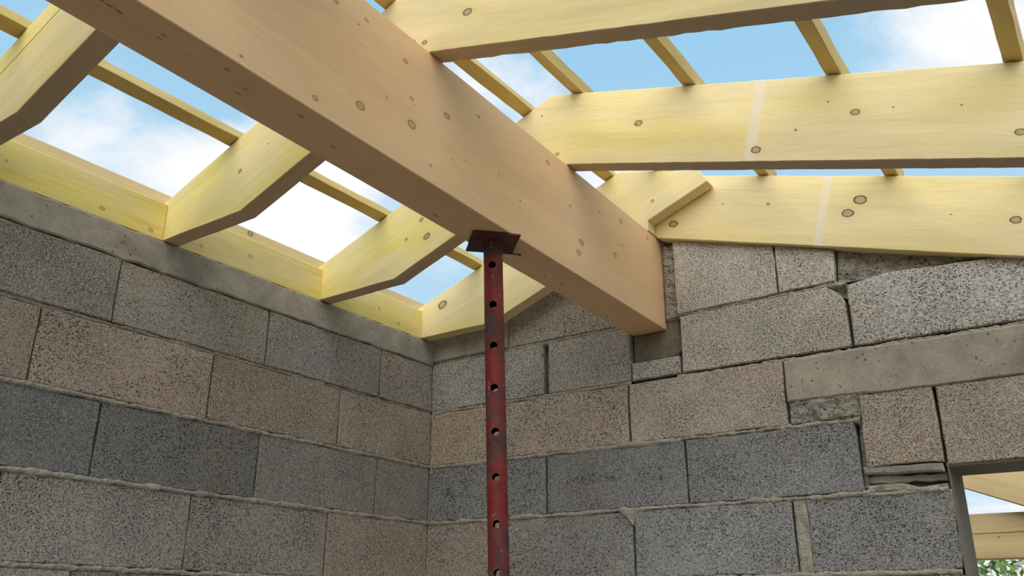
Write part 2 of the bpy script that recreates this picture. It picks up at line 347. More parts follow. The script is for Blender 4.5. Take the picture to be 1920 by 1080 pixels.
def lumpy(name, poly, frame, mat, parent, d=-0.012, amp=0.01, cell=0.006, seed=0, back=-0.02):
    """rough patch of mortar: gridded face with random relief, clipped to the polygon's box"""
    O, A, B, Nn = [Vector(v) for v in frame]
    xs = [p[0] for p in poly]; a0, a1 = min(xs), max(xs)
    def lo_hi(a):
        zs = []
        for i in range(len(poly)):
            p, q = poly[i], poly[(i + 1) % len(poly)]
            if (p[0] - a) * (q[0] - a) <= 0 and abs(p[0] - q[0]) > 1e-9:
                zs.append(p[1] + (q[1] - p[1]) * (a - p[0]) / (q[0] - p[0]))
        return min(zs), max(zs)
    n = max(2, int((a1 - a0) / cell)); V = []; F = []
    zspan = max(p[1] for p in poly) - min(p[1] for p in poly)
    m = max(3, int(zspan / cell))
    for i in range(n + 1):
        a = a0 + (a1 - a0) * min(max(i / n, 1e-5), 1 - 1e-5); lo, hi = lo_hi(a)
        for j in range(m + 1):
            z = lo + (hi - lo) * j / m
            q = Vector((a * 28, z * 28, seed))
            dd = d + amp * mnoise.noise(q) + amp * .6 * mnoise.noise(q * 2.7) + amp * .3 * mnoise.noise(q * 6)
            V.append(O + A * a + B * z + Nn * (dd if 0 < i < n and 0 < j < m else back))
    for i in range(n):
        for j in range(m):
            b = i * (m + 1) + j; F.append((b, b + m + 1, b + m + 2, b + 1))
    me = bpy.data.meshes.new(name); me.from_pydata([tuple(v) for v in V], [], F)
    if me.polygons[len(me.polygons) // 2].normal.dot(Nn) < 0: me.flip_normals()
    for p in me.polygons: p.use_smooth = True
    return link(name, me, mat, parent)

def empty(name, loc):
    o = bpy.data.objects.new(name, None); COL.objects.link(o); o.location = loc; o.empty_display_size = 0.1
    return o
def join_boxes(name, boxes, mat, parent=None):
    bm = bmesh.new()
    for (x0, x1, y0, y1, z0, z1) in boxes:
        r = bmesh.ops.create_cube(bm, size=1.0)
        for v in r['verts']:
            v.co = Vector((x0 + (v.co.x + .5) * (x1 - x0), y0 + (v.co.y + .5) * (y1 - y0), z0 + (v.co.z + .5) * (z1 - z0)))
    me = bpy.data.meshes.new(name); bm.to_mesh(me); bm.free()
    return link(name, me, mat, parent)

# ---------------------------------------------------------------- roof lines
def beam_bot(y): return 2.3640 - 0.0192 * y
def beam_top(y): return 2.6760 - 0.0330 * y
BX0, BX1 = 0.832, 0.954
ROOM_X = 3.15; ROOM_Y = -4.0
def r_bot(x): return 2.673 - 0.298 * (x - 0.96)        # underside of the gable rafter (right slope)
def l_bot(x): return 2.476 if x < 0.325 else 2.478 + 0.37 * (x - 0.325)

# ---------------------------------------------------------------- structure: floor, ground, walls
k = NT('screed'); p = k.pos()
M_FLOOR = k.done(k.scale((0.58, 0.52, 0.44), k.rng(k.noise(p, 3.0, 5), 0.3, 0.7, 0.75, 1.2, False)), 0.9, k.noise(p, 60.0, 3), 0.003, 0.5)
tag(join_boxes('floor', [(0, ROOM_X, ROOM_Y, 0, -0.12, 0.0)], M_FLOOR), kind='structure')
k = NT('bare_earth'); p = k.pos()
M_LAWN = k.done(k.mix(k.noise(p, 2.0, 4), (0.20, 0.16, 0.11), (0.34, 0.29, 0.22)), 1.0, k.noise(p, 30.0, 4), 0.05, 0.6)
me = bpy.data.meshes.new('ground'); me.from_pydata([(-60, -60, -.125), (60, -60, -.125), (60, 60, -.125), (-60, 60, -.125)], [], [(0, 1, 2, 3)])
tag(link('ground', me, M_LAWN), kind='structure')

G = (0.365, 0.34, 0.305); PINK = (0.425, 0.362, 0.312); TAN = (0.435, 0.37, 0.288); DARK = (0.225, 0.225, 0.212); MID = (0.295, 0.28, 0.257); WARM = (0.375, 0.322, 0.272); PALE = (0.46, 0.44, 0.405)
bseed = [0]
def block(poly, frame, parent, col, gap=0.0022, bedgap=0.006, jit=0.0016, off=None):
    bseed[0] += 1
    rnd = random.Random(bseed[0] * 17)
    o = off if off is not None else rnd.uniform(-0.003, 0.001)
    b = prism('concrete_block', poly, -0.055, o, frame, M_BLOCK, parent, bev=0.003, step=0.045, jit=jit, seed=bseed[0])
    v = rnd.uniform(0.94, 1.06)
    rgh = rnd.uniform(.75, 1.1) if frame is FB else rnd.uniform(.25, .8)
    v *= 1.12 if frame is FB else 1.05
    b.color = (col[0] * v * 1.05, col[1] * v * .985, col[2] * v * .955, rgh)
    return b
def blk(a0, a1, z0, z1, frame, parent, col, gl=0.0022, gr=0.0022, gb=0.006, gt=0.006, **kw):
    return block(box_poly(a0 + gl, a1 - gr, z0 + gb, z1 - gt), frame, parent, col, **kw)

# left wall
wl = join_boxes('wall_left', [(-0.20, -0.05, ROOM_Y, 0.0, 0.0, 2.475)], M_CORE); tag(wl, kind='structure')
ZL = [2.388, 2.203, 2.005, 1.806, 1.600, 1.400, 1.200, 1.000, 0.800, 0.600, 0.400, 0.200, 0.0]
rowsL = [(-.2856, [G, (0.33, 0.325, 0.31), G, (0.32, 0.305, 0.285)], 0.5),
         (-.468, [WARM, (0.36, 0.315, 0.265), PINK, WARM], 0.5),
         (-.276, [MID, (0.285, 0.275, 0.255), DARK, (0.205, 0.215, 0.212)], 0.5),
         (-.4855, [WARM, (0.325, 0.305, 0.278), (0.33, 0.305, 0.28), G], 0.5)]
for r in range(12):
    z1, z0 = ZL[r], ZL[r + 1]
    first, cols = (rowsL[r][0], rowsL[r][1]) if r < 4 else ((-.28, -.48)[r % 2], [WARM, G, MID, PINK])
    edges = [0.0, first]
    while edges[-1] > ROOM_Y + 0.05:
        edges.append(max(ROOM_Y, edges[-1] - 0.506))
    for i in range(len(edges) - 1):
        c = cols[i] if i < len(cols) else cols[(i * 3 + r) % len(cols)]
        blk(edges[i + 1], edges[i], z0, z1, FL, wl, c)
styleL = {1: (0.003, 0.009, -0.003), 2: (0.004, 0.010, 0.004), 3: (0.004, 0.011, 0.006), 4: (0.004, 0.011, 0.004)}
for r in range(1, 12):
    amp, wid, pr = styleL.get(r, (0.004, 0.010, 0.003))
    bead('mortar_joint', ROOM_Y, 0.0, lambda a, z=ZL[r]: z, FL, M_MORTAR, wl, amp, wid, pr, seed=r)
# cast ring beam along the top of the left wall
nA = 120
topL = []
prism('concrete_band', [(ROOM_Y, 2.384)] + [(ROOM_Y + (0 - ROOM_Y) * i / 80, 2.384 + 0.006 * mnoise.noise(Vector((i * 0.9, 2, 0))) + 0.003 * mnoise.noise(Vector((i * 2.7, 5, 0)))) for i in range(1, 81)] + [(0.0, 2.474), (ROOM_Y, 2.474)], -0.05, 0.003, FL, M_CAST, wl, bev=0.004, step=0.025, jit=0.0022, seed=4)

# back (gable) wall
wb = bpy.data.meshes.new('wall_back')
wbo = join_boxes('wall_back', [(-0.20, 1.715, 0.05, 0.20, 0, 1.862), (1.715, 2.75, 0.05, 0.20, 0, 0.9), (2.75, ROOM_X + .2, 0.05, 0.20, 0, 1.862)], M_CORE)
tag(wbo, kind='structure')
prism('gable_core', [(-0.2, 1.862), (ROOM_X + .2, 1.862), (ROOM_X + .2, r_bot(ROOM_X + .2) + .12), (1.0, r_bot(1.0) + .12), (1.0, 2.268), (0.832, 2.268), (0.832, l_bot(.832) + .10), (.325, 2.56), (-.2, 2.50)], -0.20, -0.05, FB, M_CORE, wbo, step=5)
prism('gable_core', [(.80, 2.70), (1.02, 2.70), (1.02, 2.77), (.90, 2.80), (.80, 2.77)], -0.20, -0.05, FB, M_CORE, wbo, step=5)
ZB = ZL
def row_z(r): return ZB[r], ZB[r + 1]
A_, B_, C_, D_, E_ = 2.395, 2.203, 2.003, 1.804, 1.600
# course 0 (up to the rafters)
prism('concrete_band', [(-0.02, A_ + .004), (0.345, A_ + .006), (0.345, l_bot(.345) + .05), (0.325, 2.52), (-0.02, 2.51)], -0.055, 0.002, FB, M_CAST, wbo, bev=0.004, step=0.04, jit=0.0015, seed=6)
block([(0.348, A_ + .006), (0.830, A_ + .006), (0.830, l_bot(.830) + .05), (0.348, l_bot(.348) + .05)], FB, wbo, (0.36, 0.335, 0.295))
block([(1.004, A_ + .007), (1.331, A_ + .010), (1.331, r_bot(1.331) - .001), (1.004, r_bot(1.004) - .001)], FB, wbo, PALE)
block([(1.336, A_ + .012), (1.500, A_ + .014), (1.508, r_bot(1.508) - .003), (1.336, r_bot(1.336) - .001)], FB, wbo, PALE)
lumpy('mortar_fill', [(1.505, A_ + .010), (1.90, A_ + .006), (1.90, r_bot(1.90) + .004), (1.515, r_bot(1.515) - .002)], FB, M_RUBBLE, wbo, -0.022, 0.012, seed=3)
block([(1.53, B_ + .006), (2.03, B_ + .006), (2.03, r_bot(2.03) - .001), (1.91, r_bot(1.91) - .001), (1.64, A_ + .010), (1.53, A_ - .004)], FB, wbo, (0.43, 0.415, 0.39))
block([(2.036, B_ + .006), (2.53, B_ + .006), (2.53, r_bot(2.53) - .004), (2.036, r_bot(2.036) - .004)], FB, wbo, PALE)
# course 1
blk(-0.02, .500, B_, A_, FB, wbo, (0.355, 0.35, 0.335), gr=.006)
blk(.512, .831, B_, A_, FB, wbo, (0.40, 0.375, 0.34))
blk(.833, 1.004, B_, 2.268, FB, wbo, PALE, gt=.002)
block([(1.010, B_ + .006), (1.522, B_ + .006), (1.520, 2.345), (1.505, 2.372), (1.470, 2.396), (1.010, A_ - .002)], FB, wbo, (0.44, 0.42, 0.385))
lumpy('mortar_fill', [(1.465, 2.400), (1.503, 2.366), (1.530, 2.352), (1.530, 2.402)], FB, M_RUBBLE, wbo, -.022, .012, cell=.005, seed=77)
# course 2
blk(-0.02, .313, C_, B_, FB, wbo, TAN); blk(.313, .815, C_, B_, FB, wbo, PINK)
blk(.819, 1.322, C_, B_, FB, wbo, (0.40, 0.35, 0.305))
blk(1.518, 1.710, 1.871, 2.073, FB, wbo, (0.42, 0.36, 0.30), gb=.0, jit=.003)
blk(1.715, 2.22, 1.862, 2.073, FB, wbo, (0.43, 0.38, 0.33), gb=.0)
blk(2.22, 2.72, 1.866, 2.066, FB, wbo, PINK, gb=.0)
blk(2.72, ROOM_X, 1.80, 2.066, FB, wbo, PINK)
prism('concrete_band', [(1.326, 2.074), (1.51, 2.072), (1.54, 2.074), (1.56, 2.068), (1.72, 2.067), (ROOM_X, 2.070), (ROOM_X, r_bot(ROOM_X) - .004), (2.70, r_bot(2.70) - .004), (2.60, 2.196), (1.40, 2.197), (1.326, 2.194)], -0.055, 0.003, FB, mat_smooth_concrete('lintel_concrete', (0.41, 0.352, 0.285)), wbo, bev=0.004, step=0.035, jit=0.0014, seed=9)
lumpy('mortar_fill', [(1.326, C_ + .002), (1.52, C_ + .004), (1.532, 2.03), (1.55, 2.078), (1.326, 2.078)], FB, M_RUBBLE, wbo, -0.001, 0.010, cell=.005, seed=5, back=-.012)
# course 3
blk(-0.02, .500, D_, C_, FB, wbo, (0.245, 0.25, 0.245)); stamped = blk(.503, 1.000, D_, C_, FB, wbo, (0.235, 0.24, 0.237)); blk(1.002, 1.504, D_, C_, FB, wbo, (0.25, 0.258, 0.258))
# end of the window lintel on its mortar bed
prism('lintel_end', [(1.508, 1.852), (1.706, 1.846), (1.706, 1.868), (1.508, 1.872)], -0.055, -0.002, FB, M_CAST, wbo, bev=.004, step=.03, jit=.0014, seed=31)
prism('lintel_end', [(1.510, 1.828), (1.706, 1.826), (1.706, 1.845), (1.510, 1.850)], -0.055, -0.026, FB, M_CAST, wbo, bev=.003, step=.02, jit=.003, seed=32)
lumpy('mortar_fill', [(1.510, D_ - .002), (1.709, D_ - .004), (1.709, 1.818), (1.640, 1.812), (1.60, 1.826), (1.510, 1.826)], FB, M_MORTAR, wbo, -0.002, 0.008, cell=.005, seed=8)
lumpy('mortar_fill', [(1.503, 1.82), (1.516, 1.80), (1.522, 2.00), (1.506, 2.00)], FB, M_RUBBLE, wbo, -0.016, 0.010, cell=.005, seed=18)
# course 4
blk(-0.02, .313, E_, D_, FB, wbo, (0.33, 0.30, 0.262)); block([(.315, E_ + .006), (.812, E_ + .006), (.812, 1.752), (.795, 1.785), (.775, D_ - .006), (.315, D_ - .006)], FB, wbo, (0.275, 0.275, 0.262))
blk(.817, 1.308, E_, D_, FB, wbo, (0.265, 0.272, 0.272)); blk(1.346, 1.7165, E_, D_, FB, wbo, (0.245, 0.248, 0.244), jit=.0035)
lumpy('mortar_fill', [(1.306, E_ - .008), (1.352, E_ - .008), (1.348, D_ + .004), (1.306, D_ + .004)], FB, M_MORTAR, wbo, -0.002, 0.006, cell=.006, seed=12)
lumpy('mortar_fill', [(.765, D_ + .003), (.795, 1.780), (.818, 1.748), (.822, D_ + .003)], FB, M_MORTAR, wbo, 0.003, 0.004, cell=.005, seed=14)
# lower courses
for r in range(4, 12):
    z1, z0 = ZB[r], ZB[r + 1]
    xs = [-0.02] + ([.5, 1.0, 1.5] if r % 2 == 0 else [.313, .815, 1.316]) + [1.7165]
    for i in range(len(xs) - 1): blk(xs[i], xs[i + 1], z0, z1, FB, wbo, [MID, G, WARM, DARK][(i + r) % 4])
    if z1 <= 0.95:
        xs = [1.716, 2.22, 2.72]
        for i in range(2): blk(xs[i], xs[i + 1], z0, z1, FB, wbo, [MID, G, WARM, DARK][(i + r) % 4])
    blk(2.752, ROOM_X, z0, z1, FB, wbo, G)
for (a0, a1, z, amp, wid, pr, sd_) in [(0.0, .83, A_, .003, .010, -.004, 1), (1.0, 1.53, A_ + .004, .003, .010, -.002, 2), (0, .83, B_, .003, .009, -.001, 3), (.99, 2.7, B_ - .006, .004, .011, -.001, 4),
        (0, 1.33, C_, .005, .011, .003, 5), (1.30, 1.52, C_ - .002, .004, .012, .004, 6), (0, 1.52, D_, .005, .011, .004, 7), (1.5, 1.71, D_ - .004, .004, .010, .003, 8), (0, 1.71, E_, .005, .011, .004, 9)]:
    bead('mortar_joint', a0, a1, lambda a, z=z: z, FB, M_MORTAR, wbo, amp, wid, pr, seed=20 + sd_)
for r in range(5, 12): bead('mortar_joint', 0.0, 1.712, lambda a, z=ZB[r]: z, FB, M_MORTAR, wbo, .004, .010, .002, seed=40 + r)
# vertical lump where the two walls meet and beam pocket mortar
bead('corner_mortar', 1.98, 2.20, lambda a: 0.004, ((0, 0, 0), (0, 0, 1), (1, 0, 0), (0, -1, 0)), M_MORTAR, wbo, .006, .008, .004, seed=71)
prism('bearing_pad', [(.834, 2.270), (.90, 2.268), (.99, 2.274), (1.002, 2.29), (1.000, 2.392), (.985, 2.40), (.985, 2.640), (.957, 2.655), (.957, 2.363), (.834, 2.360)], -0.19, -0.022, FB, M_PAD, wbo, bev=.004, step=.025, jit=.0025, seed=51)
lumpy('pocket_mortar', [(.957, 2.39), (1.004, 2.39), (1.004, r_bot(1.0) - .012), (.957, r_bot(.96) - .02)], FB, M_RUBBLE, wbo, -0.014, 0.008, cell=.006, seed=15)
# window jamb, head and sill linings (rendered smooth)
def jamb(name, boxes): return join_boxes(name, boxes, M_JAMB, wbo)
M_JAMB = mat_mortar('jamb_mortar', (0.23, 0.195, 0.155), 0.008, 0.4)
jamb('window_jamb', [(1.7145, 1.7175, 0.004, 0.20, 0.9, 1.864)]); jamb('window_head', [(1.712, 2.75, 0.006, 0.20, 1.857, 1.868)])
jamb('window_jamb', [(2.742, 2.752, 0.0, 0.20, 0.9, 1.862)]); jamb('window_sill', [(1.712, 2.75, -0.01, 0.22, 0.88, 0.92)])
# faint ink stamp on one block (illegible smudged print)
k = NT('stamp_ink'); p = k.pos()
msk = k.rng(k.noise(p, 85.0, 4, 0.65), 0.46, 0.58); k.put(k.b.inputs['Alpha'], k.math('MULTIPLY', msk, 0.75))
M_INK = k.done((0.045, 0.045, 0.05), 0.95)
def stamp(txt, x, z, size, ang):
    cu = bpy.data.curves.new('ink_stamp', 'FONT'); cu.body = txt; cu.size = size
    t = bpy.data.objects.new('tmp', cu); COL.objects.link(t)
    dg = bpy.context.evaluated_depsgraph_get(); me = bpy.data.meshes.new_from_object(t.evaluated_get(dg)); COL.objects.unlink(t); bpy.data.objects.remove(t)
    me.transform(Matrix.Translation((x, -0.0042, z)) @ Matrix.Rotation(math.radians(90), 4, 'X') @ Matrix.Rotation(math.radians(ang), 4, 'Z'))
    me.materials.clear(); o = link('ink_stamp', me, M_INK, stamped)
stamp('8-11000:36', .580, 1.898, .040, -1.0); stamp('E5T', .835, 1.885, .064, -1.0)

# right and front walls close the room behind the camera
tag(prism('wall_right', box_poly(ROOM_Y, 0.0, 0.0, 2.02), -0.2, 0.0, ((ROOM_X, 0, 0), (0, 1, 0), (0, 0, 1), (-1, 0, 0)), mat_mortar('plain_wall', (0.33, 0.31, 0.28)), None, step=9), kind='structure')
tag(prism('wall_front', [(0, 0), (ROOM_X, 0), (ROOM_X, 2.0), (.96, 2.60), (.96, 2.42), (.826, 2.42), (.826, 2.60), (.3, 2.47), (0, 2.47)], -0.2, 0.0, ((0, ROOM_Y, 0), (1, 0, 0), (0, 0, 1), (0, 1, 0)), bpy.data.materials['plain_wall'], None, step=9), kind='structure')

# ---------------------------------------------------------------- ridge beam
def beam():
    y0, y1 = -4.12, 0.16
    fr = ((BX0, 0, 0), (0, 1, 0), (0, 0, 1), (1, 0, 0))
    poly = [(y0, beam_bot(y0)), (y1, beam_bot(y1)), (y1, beam_top(y1)), (y0, beam_top(y0))]
    o = prism('ridge_beam', poly, 0.0, BX1 - BX0, fr, M_BEAM, None, bev=0.0016, step=0.12, jit=0.0004, grain=lambda c: (c.y, c.z + .019 * c.y * 0, c.x))
    # bark streak and resin marks on the underside are shallow pieces of their own
    return tag(o, 'long thick spruce ridge beam running overhead to the gable wall above the red prop', 'beam')
RB = beam()

# ---------------------------------------------------------------- rafters
def graing(theta, x0=0):
    c, s = math.cos(theta), math.sin(theta)
    return lambda p: (c * p.x + s * p.z, -s * p.x + c * p.z, p.y)
TH = 0.052
def right_rafter(y, zb, slope, mat, label, jit=.0006, bj=None, end=3.38, x0=.72, depth=.232, under=None):
    fr = ((0, y, 0), (1, 0, 0), (0, 0, 1), (0, 1, 0))
    def bot(x): return zb + slope * (x - .953)
    lt = lambda x: 2.604 + .372 * x
    xa = (zb + depth - slope * .953 - 2.604) / (.372 - slope)
    poly = [(x0, bot(.96) + .002), (.955, bot(.96) + .002), (end, bot(end)), (end, bot(end) + depth), (xa, lt(xa)), (x0, lt(x0))] if xa > x0 else [(x0, bot(.96)), (.955, bot(.955)), (end, bot(end)), (end, bot(end) + depth), (x0, bot(x0) + depth)]
    if y > -.1: poly = [(x0, beam_top(y) + .002), (.9565, beam_top(y) + .002), (.9565, bot(.9565))] + poly[2:]
    o = prism('rafter', poly, TH, 0.0, fr, mat, None, under=under, bev=.0018, step=.025, jit=jit, grain=graing(math.atan(slope)), seed=int(abs(y) * 100), backjit=bj)
    return tag(o, label, 'rafter', 'rafters of the right roof slope')
def left_rafter(y, mat, label, x1=.7195, lap=False, seed=0, under=None):
    fr = ((0, y, 0), (1, 0, 0), (0, 0, 1), (0, 1, 0))
    bt = beam_top(y) + .002
    xm = .325; b = lambda x: 2.480 + .372 * (x - xm)
    if lap:
        xk = .9555
        poly = [(-.03, 2.476), (xm, 2.479), (BX0 - .002, b(BX0 - .002)), (BX0 - .002, bt), (xk, bt), (xk, max(bt, b(xk))), (1.170, 2.797), (1.146, 2.842), (.862, 2.922), (-.03, 2.594)]
    else:
        poly = [(-.03, 2.476), (xm, 2.480), (x1, b(x1)), (x1, 2.604 + .372 * x1), (-.03, 2.594)]
    o = prism('rafter', poly, TH, 0.0, fr, mat, None, under=under, bev=.0018, step=.05, jit=.0006, grain=graing(SL), seed=seed)
    return tag(o, label, 'rafter', 'rafters of the left roof slope')
right_rafter(-1.192, 2.716, -.286, M_R1, 'rough-edged rafter crossing the top edge of the picture, right of the ridge beam', bj=.0026, under=M_BROWN)
right_rafter(-.581, 2.697, -.292, M_R2, 'middle rafter right of the ridge beam with a pale slanting strap mark and dark knots', under=M_BROWN)
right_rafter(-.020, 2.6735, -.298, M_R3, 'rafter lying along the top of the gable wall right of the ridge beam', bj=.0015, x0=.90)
left_rafter(-1.77, M_L1, 'leftmost rafter, cut by the top left corner with a long crack line', seed=1, under=M_BROWN)
left_rafter(-1.190, M_L2, 'second rafter from the left, between the left wall and the ridge beam', seed=2, under=M_BROWN)
left_rafter(-.594, M_L3, 'strongly yellow rafter just left of the red prop head', seed=3, under=M_BROWN)
left_rafter(-.076, M_L4, 'rafter behind the red prop against the gable, its end lapping past the ridge beam', lap=True, seed=4)
# the next pair towards the camera carries the near ends of the battens
right_rafter(-1.79, 2.735, -.288, M_RAFT, 'rafter above the top edge of the picture nearest the camera, right of the ridge beam')
left_rafter(-2.37, M_RAFT, 'rafter outside the top left corner nearest the camera, left of the ridge beam', seed=6)
right_rafter(-2.39, 2.752, -.288, M_RAFT, 'rafter overhead behind the camera, right of the ridge beam')

# ---------------------------------------------------------------- eave boards
gy = lambda p: (p.y, p.z, p.x)
ys = [-2.37, -1.77, -1.190, -.594, -.076]
lab = ['short yellow eave board on the left wall at the left edge of the picture', 'yellow eave board on the left wall between the first two rafters', 'yellow eave board on the left wall between the second and the third rafter', 'shortest yellow eave board on the left wall next to the corner']
for i in range(4):
    o = prism('eave_board', [(ys[i] + TH + .0005, 2.475), (ys[i + 1] - .0005, 2.475), (ys[i + 1] - .0005, 2.586), (ys[i] + TH + .0005, 2.586)], -.029, -.001, FL, M_BOARD, None, bev=.0015, step=.06, jit=.0006, grain=gy, seed=i + 60)
    tag(o, lab[i], 'board', 'eave boards between the left rafters')
o = prism('fascia_board', [(-2.45, 2.475), (.05, 2.475), (.05, 2.632), (-2.45, 2.632)], -.056, -.031, FL, M_FASC, None, bev=.0015, step=.08, jit=.0008, grain=gy, seed=66)
tag(o, 'long pale fascia board behind the yellow eave boards at the rafter ends', 'board')

# ---------------------------------------------------------------- battens on the rafters
def batten(x, side, label, y0=-2.44, y1=.04, w=.038, h=.030, seed=0):
    # a batten lies on the rafters' top edges, tilted with the slope
    def top(y):
        if side == 'L': return 2.604 + .372 * x + .0035
        t = {-.02: (2.6735, -.298), -.581: (2.697, -.292), -1.192: (2.716, -.286), -1.79: (2.735, -.288), -2.39: (2.752, -.288)}
        ks = sorted(t)
        v = [(q, t[q][0] + t[q][1] * (x - .953) + .232) for q in ks]
        for (qa, za), (qb, zb) in zip(v, v[1:]):
            if qa <= y <= qb: return za + (zb - za) * (y - qa) / (qb - qa) + .0035
        return (v[-1][1] if y > -.02 else v[0][1]) + .0035
    th = SL if side == 'L' else SR
    c, s = math.cos(th), math.sin(th); rnd = random.Random(seed)
    n = 42; V = []; F = []; U = []
    for i in range(n + 1):
        y = y0 + (y1 - y0) * i / n; z = top(y)
        for (a, b) in ((-w / 2, 0), (w / 2, 0), (w / 2, h), (-w / 2, h)):
            a += rnd.uniform(-.0012, .0012); b += rnd.uniform(0, .0012)
            V.append((x + c * a - s * b, y, z + s * a + c * b)); U.append((y, b * 1.0, a))
    for i in range(n):
        for j in range(4):
            a = i * 4 + j; b = i * 4 + (j + 1) % 4; F.append((a, b, b + 4, a + 4))
    F.append((0, 1, 2, 3)); F.append((n * 4 + 3, n * 4 + 2, n * 4 + 1, n * 4))
    me = bpy.data.meshes.new('roof_batten'); me.from_pydata(V, [], F)
    bm = bmesh.new(); bm.from_mesh(me); bmesh.ops.recalc_face_normals(bm, faces=bm.faces); bm.to_mesh(me); bm.free()
    at = me.attributes.new('grain', 'FLOAT_VECTOR', 'POINT')
    for i, u in enumerate(U): at.data[i].vector = u
    o = link('roof_batten', me, M_BATT)
    return tag(o, label, 'batten', 'roof battens lying across the rafters')
batten(.262, 'L', 'roof batten low on the left slope, above the left wall', seed=1)
batten(.541, 'L', 'roof batten on the left slope hidden behind the ridge beam', seed=2)
batten(.818, 'L', 'roof batten nearest the ridge beam, just to its right in the picture', seed=3)
batten(.990, 'R', 'second roof batten to the right of the ridge beam', seed=4)
batten(1.332, 'R', 'third roof batten to the right of the ridge beam', seed=5)
batten(1.698, 'R', 'fourth roof batten to the right, against the bright cloud', seed=6)
batten(2.062, 'R', 'roof batten at the right edge of the picture', seed=7)

# ---------------------------------------------------------------- red steel prop
def mat_prop():
    k = NT('rusty_red_paint'); p = k.pos()
    rust = k.rng(k.noise(p, 9.0, 5, 0.62), 0.44, 0.60); sc = k.rng(k.noise(k.vec('MULTIPLY', p, (1, 1, .35)), 55.0, 4, .65), 0.62, 0.70)
    col = k.mix(k.math("MULTIPLY", rust, 0.85), (0.19, 0.022, 0.02), (0.075, 0.05, 0.042))
    col = k.mix(k.math('MULTIPLY', sc, 0.55), col, (0.30, 0.24, 0.20))
    col = k.scale(col, k.rng(k.noise(p, 26.0, 3), .3, .7, .7, 1.25, False))
    return k.done(col, k.rng(rust, 0, 1, .5, .85, False), k.noise(p, 120.0, 3), .0015, .5)
M_PROP = mat_prop()
k = NT('dark_nail'); M_NAIL = k.done((0.10, 0.05, 0.04), 0.5, metallic=0.6)
px, py = .8885, -.8455; ptop = beam_bot(py)
pr = empty('steel_prop', (0, 0, 0))
tag(pr, 'rusty red steel prop with a row of pin holes holding up the ridge beam', 'prop')
axis_bot = Vector((px, py, 0)) + Vector((.823, .568, 0)) * .064 ; axis_top = Vector((px, py, ptop - .006))
axd = (axis_top - axis_bot).normalized()
R_AX = axd.to_track_quat('Z', 'Y').to_matrix().to_4x4()
def at_h(z): t = (z - axis_bot.z) / (axis_top.z - axis_bot.z); return axis_bot.lerp(axis_top, t)
def tube_mesh(z0, z1, ro, ri, seg=40):
    bm = bmesh.new(); a, b = at_h(z0), at_h(z1); rings = []
    X = R_AX.to_3x3() @ Vector((1, 0, 0)); Y = R_AX.to_3x3() @ Vector((0, 1, 0))
    for c, r in ((a, ro), (b, ro), (b, ri), (a, ri)):
        rings.append([bm.verts.new(c + X * r * math.cos(t) + Y * r * math.sin(t)) for t in [2 * math.pi * i / seg for i in range(seg)]])
    for q in range(4):
        for i in range(seg):
            j = (i + 1) % seg; f = bm.faces.new((rings[q][i], rings[q][j], rings[(q + 1) % 4][j], rings[(q + 1) % 4][i]))
    bmesh.ops.recalc_face_normals(bm, faces=bm.faces)
    me = bpy.data.meshes.new('tube'); bm.to_mesh(me); bm.free(); return me
inner = link('inner_tube', tube_mesh(0.95, ptop - .006, .0238, .0205), M_PROP, None)
bm = bmesh.new()
hd = Vector((math.sin(math.radians(-36)) * -1 * .95, -math.cos(math.radians(36)), 0))  # holes face the camera, a little to its left
hd = (Vector((2.09, -2.50, 0)) - Vector((px, py, 0))).normalized(); hd = (Matrix.Rotation(math.radians(-7), 3, 'Z') @ hd); hd.z = 0
for zc in [2.3075 - .1036 * i for i in range(13)]:
    c = at_h(zc); q = hd.to_track_quat('Z', 'Y').to_matrix().to_4x4()
    bmesh.ops.create_cone(bm, cap_ends=True, segments=20, radius1=.0092, radius2=.0092, depth=.12, matrix=Matrix.Translation(c) @ q)
mc = bpy.data.meshes.new('cut'); bm.to_mesh(mc); bm.free(); oc = link('cut', mc)
md = inner.modifiers.new('holes', 'BOOLEAN'); md.object = oc; md.operation = 'DIFFERENCE'; md.solver = 'EXACT'
bpy.context.view_layer.update(); dg = bpy.context.evaluated_depsgraph_get()
m2 = bpy.data.meshes.new_from_object(inner.evaluated_get(dg)); inner.modifiers.clear(); inner.data = m2
bpy.data.objects.remove(oc)
if not m2.materials: m2.materials.append(M_PROP)
inner.parent = pr
for p_ in m2.polygons: p_.use_smooth = True
def set_sharp(o, deg=35):
    bm = bmesh.new(); bm.from_mesh(o.data)
    for e in bm.edges:
        if len(e.link_faces) == 2 and e.calc_face_angle(0) > math.radians(deg): e.smooth = False
    bm.to_mesh(o.data); bm.free()
set_sharp(inner)
# head plate: 12 cm square turned corner-on to the beam, slightly folded rim
d_ = .085
FP = ((px, py, 0), (1, 0, 0), (0, 1, 0), (0, 0, 1))
prism('head_plate', [(0, -d_), (d_, 0), (0, d_), (-d_, 0)], ptop - .0075, ptop - .0010, FP, M_PROP, pr, bev=.0015, step=.03, jit=.0007, seed=3)
w_ = link('weld_collar', tube_mesh(ptop - .020, ptop - .0075, .0262, .0225), M_PROP, pr)
for p_ in w_.data.polygons: p_.use_smooth = True
set_sharp(w_)
bm = bmesh.new(); na = Vector((px + .004, py + .072, ptop - .0085)); nb = na + Vector((.022, .012, -.006))
qq = (nb - na).to_track_quat('Z', 'Y').to_matrix().to_4x4()
bmesh.ops.create_cone(bm, cap_ends=True, segments=10, radius1=.0018, radius2=.0018, depth=(nb - na).length, matrix=Matrix.Translation((na + nb) / 2) @ qq)
bmesh.ops.create_cone(bm, cap_ends=True, segments=10, radius1=.0042, radius2=.0042, depth=.0022, matrix=Matrix.Translation(nb) @ qq)
